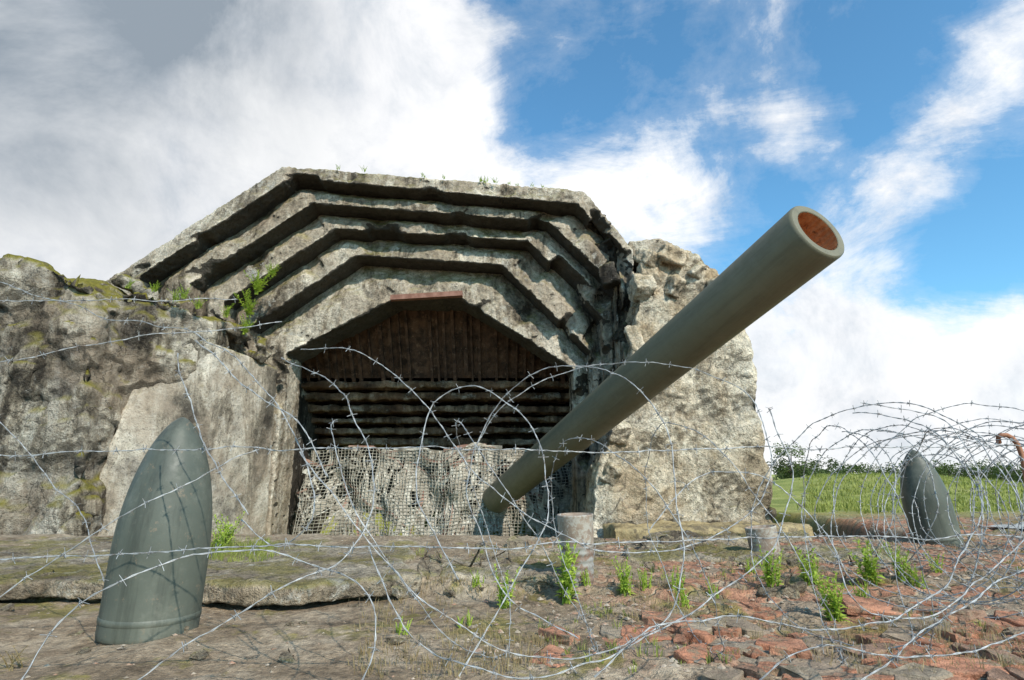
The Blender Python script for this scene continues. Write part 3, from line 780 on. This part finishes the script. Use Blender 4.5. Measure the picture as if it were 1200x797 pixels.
def barbed(name,pts,label,cat="barbed wire",r=0.0014,gap=0.10,seed=0,group="barbed wire strands and coils"):
    rnd=random.Random(seed); vs=[];fs=[]
    pts=[p+0.020*Vector((noise.noise(p*5),noise.noise(p*5+Vector((5,0,0))),noise.noise(p*5+Vector((0,7,0)))))+0.005*Vector((noise.noise(p*19),noise.noise(p*19+Vector((5,0,0))),noise.noise(p*19+Vector((0,7,0))))) for p in pts]
    n=len(pts); A=[];Bq=[]; s=0; prevn=None
    acc=0; barbs=[]
    for i,p in enumerate(pts):
        d=(pts[min(i+1,n-1)]-pts[max(i-1,0)]).normalized()
        if prevn is None: nn=d.orthogonal().normalized()
        else: nn=(prevn-d*prevn.dot(d)).normalized()
        prevn=nn; bb=d.cross(nn)
        if i: sl=(p-pts[i-1]).length; s+=sl; acc+=sl
        a=s*2*math.pi/0.09
        off=(nn*math.cos(a)+bb*math.sin(a))*r*1.05
        A.append(p+off); Bq.append(p-off)
        if acc>gap: acc=rnd.uniform(-.02,.02); barbs.append((p,d,nn,bb))
    tube(vs,fs,A,r,4); tube(vs,fs,Bq,r,4)
    for p,d,nn,bb in barbs:
        R=r*2.3; ring=[]
        for k in range(13):
            a=k*2*math.pi/6; ring.append(p+(nn*math.cos(a)+bb*math.sin(a))*R+d*(k/12-.5)*0.009)
        tube(vs,fs,ring,r*.8,4)
        a0=rnd.uniform(0,6.28)
        for k in range(4):
            a=a0+k*math.pi/2+rnd.uniform(-.2,.2); e=nn*math.cos(a)+bb*math.sin(a)
            q0=p+d*((k%2)-.5)*.008; q1=q0+e*0.018+d*rnd.uniform(-.006,.006)
            tube(vs,fs,[q0,q1],r*.85,3)
    o=mk(name,vs,fs,M_wire,smooth=True); tag(o,label,cat,group); return o
def P3(l): return [W(u,v,y) for u,v,y in l]
strands=[
 ([(-60,353,2.6),(90,352,2.6),(190,352,2.7),(275,349,2.9)],"taut barbed wire strand high above the ground"),
 ([(-60,533,2.1),(150,530,2.1),(400,526,2.1),(640,530,2.1),(900,527,2.2),(1260,522,2.4)],"taut horizontal barbed wire strand before the bunker"),
 ([(-60,654,1.9),(150,646,1.9),(400,638,1.9),(560,641,1.9),(800,633,2.0),(1260,628,2.3)],"low horizontal barbed wire strand near the ground"),
 ([(-60,438,2.2),(20,420,2.2),(100,402,2.3),(180,392,2.4),(260,385,2.5),(330,378,2.7)],"sagging barbed wire strand in front of wing wall"),
 ([(205,412,2.2),(212,450,2.15),(232,505,2.1),(262,560,2.0),(292,605,1.95)],"short straight barbed wire end hanging down"),
 ([(232,393,2.1),(262,425,2.05),(300,460,2.0),(352,500,1.95),(385,560,1.9)],"short straight barbed wire end hanging down"),
]
for i,(l,lab) in enumerate(strands): barbed("barbed_wire",catmull(P3(l)),lab,seed=i,r=.0016)
loops=[
 [(352,530,1.9),(392,585,1.8),(450,655,1.75),(520,720,1.7),(600,765,1.7),(690,772,1.7),(775,730,1.75),(800,640,1.8),(790,540,1.9),(760,465,2.0),(700,432,2.1),(620,440,2.2),(570,500,2.25),(550,580,2.2),(590,690,2.1),(680,745,2.0)],
 [(285,612,2.0),(330,640,1.95),(370,600,1.9),(352,520,2.0),(300,440,2.1),(240,395,2.2),(170,380,2.3),(90,360,2.4),(0,330,2.5)],
 [(352,408,2.3),(420,415,2.25),(480,455,2.2),(525,515,2.1),(600,590,2.0),(690,640,1.95),(800,640,2.0),(880,600,2.1),(905,540,2.2),(880,470,2.3),(800,430,2.4),(690,428,2.5),(600,470,2.5),(560,520,2.5)],
 [(25,797,1.5),(60,745,1.55),(130,690,1.6),(220,650,1.7),(320,645,1.75),(420,690,1.7),(440,760,1.65),(410,820,1.6)],
 [(150,800,1.45),(230,745,1.5),(310,700,1.55),(400,660,1.65),(440,600,1.75),(430,520,1.9),(390,450,2.1),(330,420,2.2)],
 [(430,640,1.8),(455,700,1.7),(500,760,1.65),(560,790,1.6),(650,795,1.6),(740,760,1.65),(830,700,1.75),(900,640,1.9),(930,560,2.1),(900,480,2.2)],
 [(700,800,1.6),(760,740,1.65),(860,720,1.7),(960,740,1.7),(1060,720,1.75),(1130,650,1.9),(1150,560,2.1),(1100,490,2.3),(1010,470,2.4)],
 [(880,810,1.6),(960,760,1.6),(1080,770,1.65),(1220,740,1.7)],
 [(540,800,1.6),(600,690,1.7),(640,600,1.8),(620,500,2.0),(560,450,2.1),(500,480,2.1),(490,580,1.95),(540,680,1.8)],
 [(1010,800,1.6),(1080,740,1.7),(1160,690,1.8),(1230,650,1.9)],
 [(-20,720,1.8),(60,655,1.85),(150,600,1.9),(230,560,2.0),(300,530,2.1)],
 [(-20,470,2.6),(40,540,2.6),(90,600,2.5),(120,680,2.3)],
 [(760,620,2.1),(820,560,2.2),(900,560,2.2),(960,620,2.1),(1000,700,1.95),(1080,720,1.9),(1150,680,1.95),(1220,600,2.1)],
]
labs=["loose barbed wire loop curling above the dirt","springy loop of galvanised barbed wire","tangled length of barbed wire over rubble"]
for i,l in enumerate(loops): barbed("barbed_wire",catmull(P3(l)),labs[i%3],seed=20+i)
def coil(c0,c1,R,turns,seed,wob=.20,rz=1.0):
    pts=[]; n=int(turns*2*math.pi*R/0.028); d=(c1-c0).normalized(); up=Vector((0,0,1)); sd=d.cross(up).normalized()
    for i in range(n+1):
        t=i/n; a=t*turns*2*math.pi
        r=R*(1+wob*noise.noise(Vector((t*turns*.8,seed,0)))*2)
        c=c0.lerp(c1,t)+Vector((0,0,.14*noise.noise(Vector((t*turns*.5,seed,3)))))+d*.25*noise.noise(Vector((t*turns*.9,seed,8)))
        adv=d*0.18*math.sin(a+seed+2*noise.noise(Vector((t*turns*.3,seed,5))))
        pts.append(c+up*math.cos(a)*r*rz+sd*math.sin(a)*r+adv)
    for p in pts:
        g_=gz(p.x,p.y,False)
        if p.z<g_+.01: p.z=g_+.01
    return pts
coils=[
 (Vector((1.5,2.7,1.42)),Vector((5.6,4.6,1.45)),.46,15,1,.0018),
 (Vector((2.3,4.2,1.42)),Vector((8.0,6.8,1.4)),.48,18,2,.0024),
 (Vector((2.0,3.1,1.38)),Vector((6.2,5.0,1.42)),.44,15,6,.0018),
 (Vector((-0.6,2.4,1.38)),Vector((2.2,2.6,1.35)),.44,5.5,4,.0014),
]
for i,(a,b_,R,tn,sd_,wr) in enumerate(coils):
    barbed("barbed_wire_coil",coil(a,b_,R,tn,sd_),"springy coil of galvanised barbed wire across the rubble",seed=60+i,r=wr)
vs=[];fs=[]
pk=[W(1214,700,3.6),W(1210,640,3.6),W(1206,590,3.6),W(1200,545,3.6),W(1192,520,3.6),W(1180,510,3.6),W(1170,512,3.62),W(1171,519,3.64)]
g_=gz(pk[0].x,pk[0].y); pk.insert(0,Vector((pk[0].x+.02,pk[0].y,g_-.1)))
tube(vs,fs,catmull(pk),0.014,8)
o=mk("wire_picket",vs,fs,simple("picket_rust",(0.22,0.09,0.05),(0.36,0.17,0.10),9,0.9),smooth=True); tag(o,"rusty iron wire picket with curled hook top","picket")
# ---------------------------------------------------------------- SUN + SKY
sd=Vector((0.46,-0.74,0.70)).normalized()
sun=D.lights.new("sun",'SUN'); sun.energy=5.0; sun.angle=math.radians(0.5); sun.color=(1,0.94,0.84)
so=D.objects.new("sun",sun); so.rotation_mode='QUATERNION'; so.rotation_quaternion=(-sd).to_track_quat('-Z','Y'); so.location=(5,-6,12); C.collection.objects.link(so)
w=D.worlds.new("World"); sc.world=w; w.use_nodes=True
t=NT(w.node_tree); t.cap=8; bg=w.node_tree.nodes['Background']
sky=t.add('ShaderNodeTexSky'); sky.sky_type='NISHITA'; sky.sun_disc=False
sky.sun_elevation=math.asin(sd.z); sky.sun_rotation=math.atan2(sd.x,sd.y); sky.air_density=1.0; sky.dust_density=0.6; sky.ozone_density=1.5
dirv=t.add('ShaderNodeTexCoord').outputs['Generated']
def blob(u,v,r,wt):
    c=ray(u,v).normalized()
    dn=t.add('ShaderNodeVectorMath',{0:dirv,1:tuple(c)},operation='DISTANCE').outputs['Value']
    mr=t.add('ShaderNodeMapRange',{'Value':dn,'From Min':0.0,'From Max':r,'To Min':wt,'To Max':0.0},interpolation_type='SMOOTHSTEP')
    return mr.outputs['Result']
def total(lst):
    s=None
    for b_ in lst:
        o_=blob(*b_); s=o_ if s is None else t.math('ADD',s,o_)
    return s
cl=total([(60,120,.72,1.3),(330,230,.47,1.0),(410,70,.28,.95),(100,380,.7,.8),(590,250,.24,.6),(740,240,.20,.58),(820,255,.12,.28),
  (1000,510,.32,.55),(1180,550,.36,.55),(860,450,.32,.48),
  (935,150,.10,.42),(860,25,.22,.30),(1140,110,.11,.34),(1090,185,.10,.36),(1030,255,.13,.38),(1195,50,.13,.33),(680,15,.13,.24),(1195,380,.09,.42),(970,330,.13,.3),
  (640,130,.14,-.15),(1150,290,.18,-.24)])
nz1=t.noise(dirv,4.4,8,0.64,0.35)
nz2=t.noise(stretch(t,dirv,(2,2,4.5)),2.0,8,0.69,0.5)
nn_=t.math('ADD',t.math('MULTIPLY',nz1,1.45),t.math('MULTIPLY',nz2,1.1))
dens=t.math('ADD',cl,t.math('SUBTRACT',nn_,1.30))
mask=t.ramp(dens,[(0.0,0.0),(0.2,0.15),(0.38,0.6),(0.55,0.95),(1.0,1)])
grey=total([(80,20,.48,1.0),(280,0,.22,.45),(40,280,.25,.25)])
gn=t.noise(dirv,3.0,7,0.62,0.4)
gf=t.math('MULTIPLY',grey,t.ramp(gn,[(0.35,0.45),(0.62,1.15)]),clamp=True)
bil=t.ramp(t.noise(dirv,5,8,0.64,0.3),[(0.34,(5.5,5.9,6.4)),(0.47,(7.5,7.6,7.8)),(0.58,(8.5,8.5,8.5))])
ccol=t.mix(gf,bil,(2.4,2.85,3.35))
skc=t.mix(1.0,sky.outputs[0],(0.95,1.62,1.76),'MULTIPLY')
final=t.mix(mask,skc,ccol)
t.l.new(final,bg.inputs['Color']); bg.inputs['Strength'].default_value=0.13
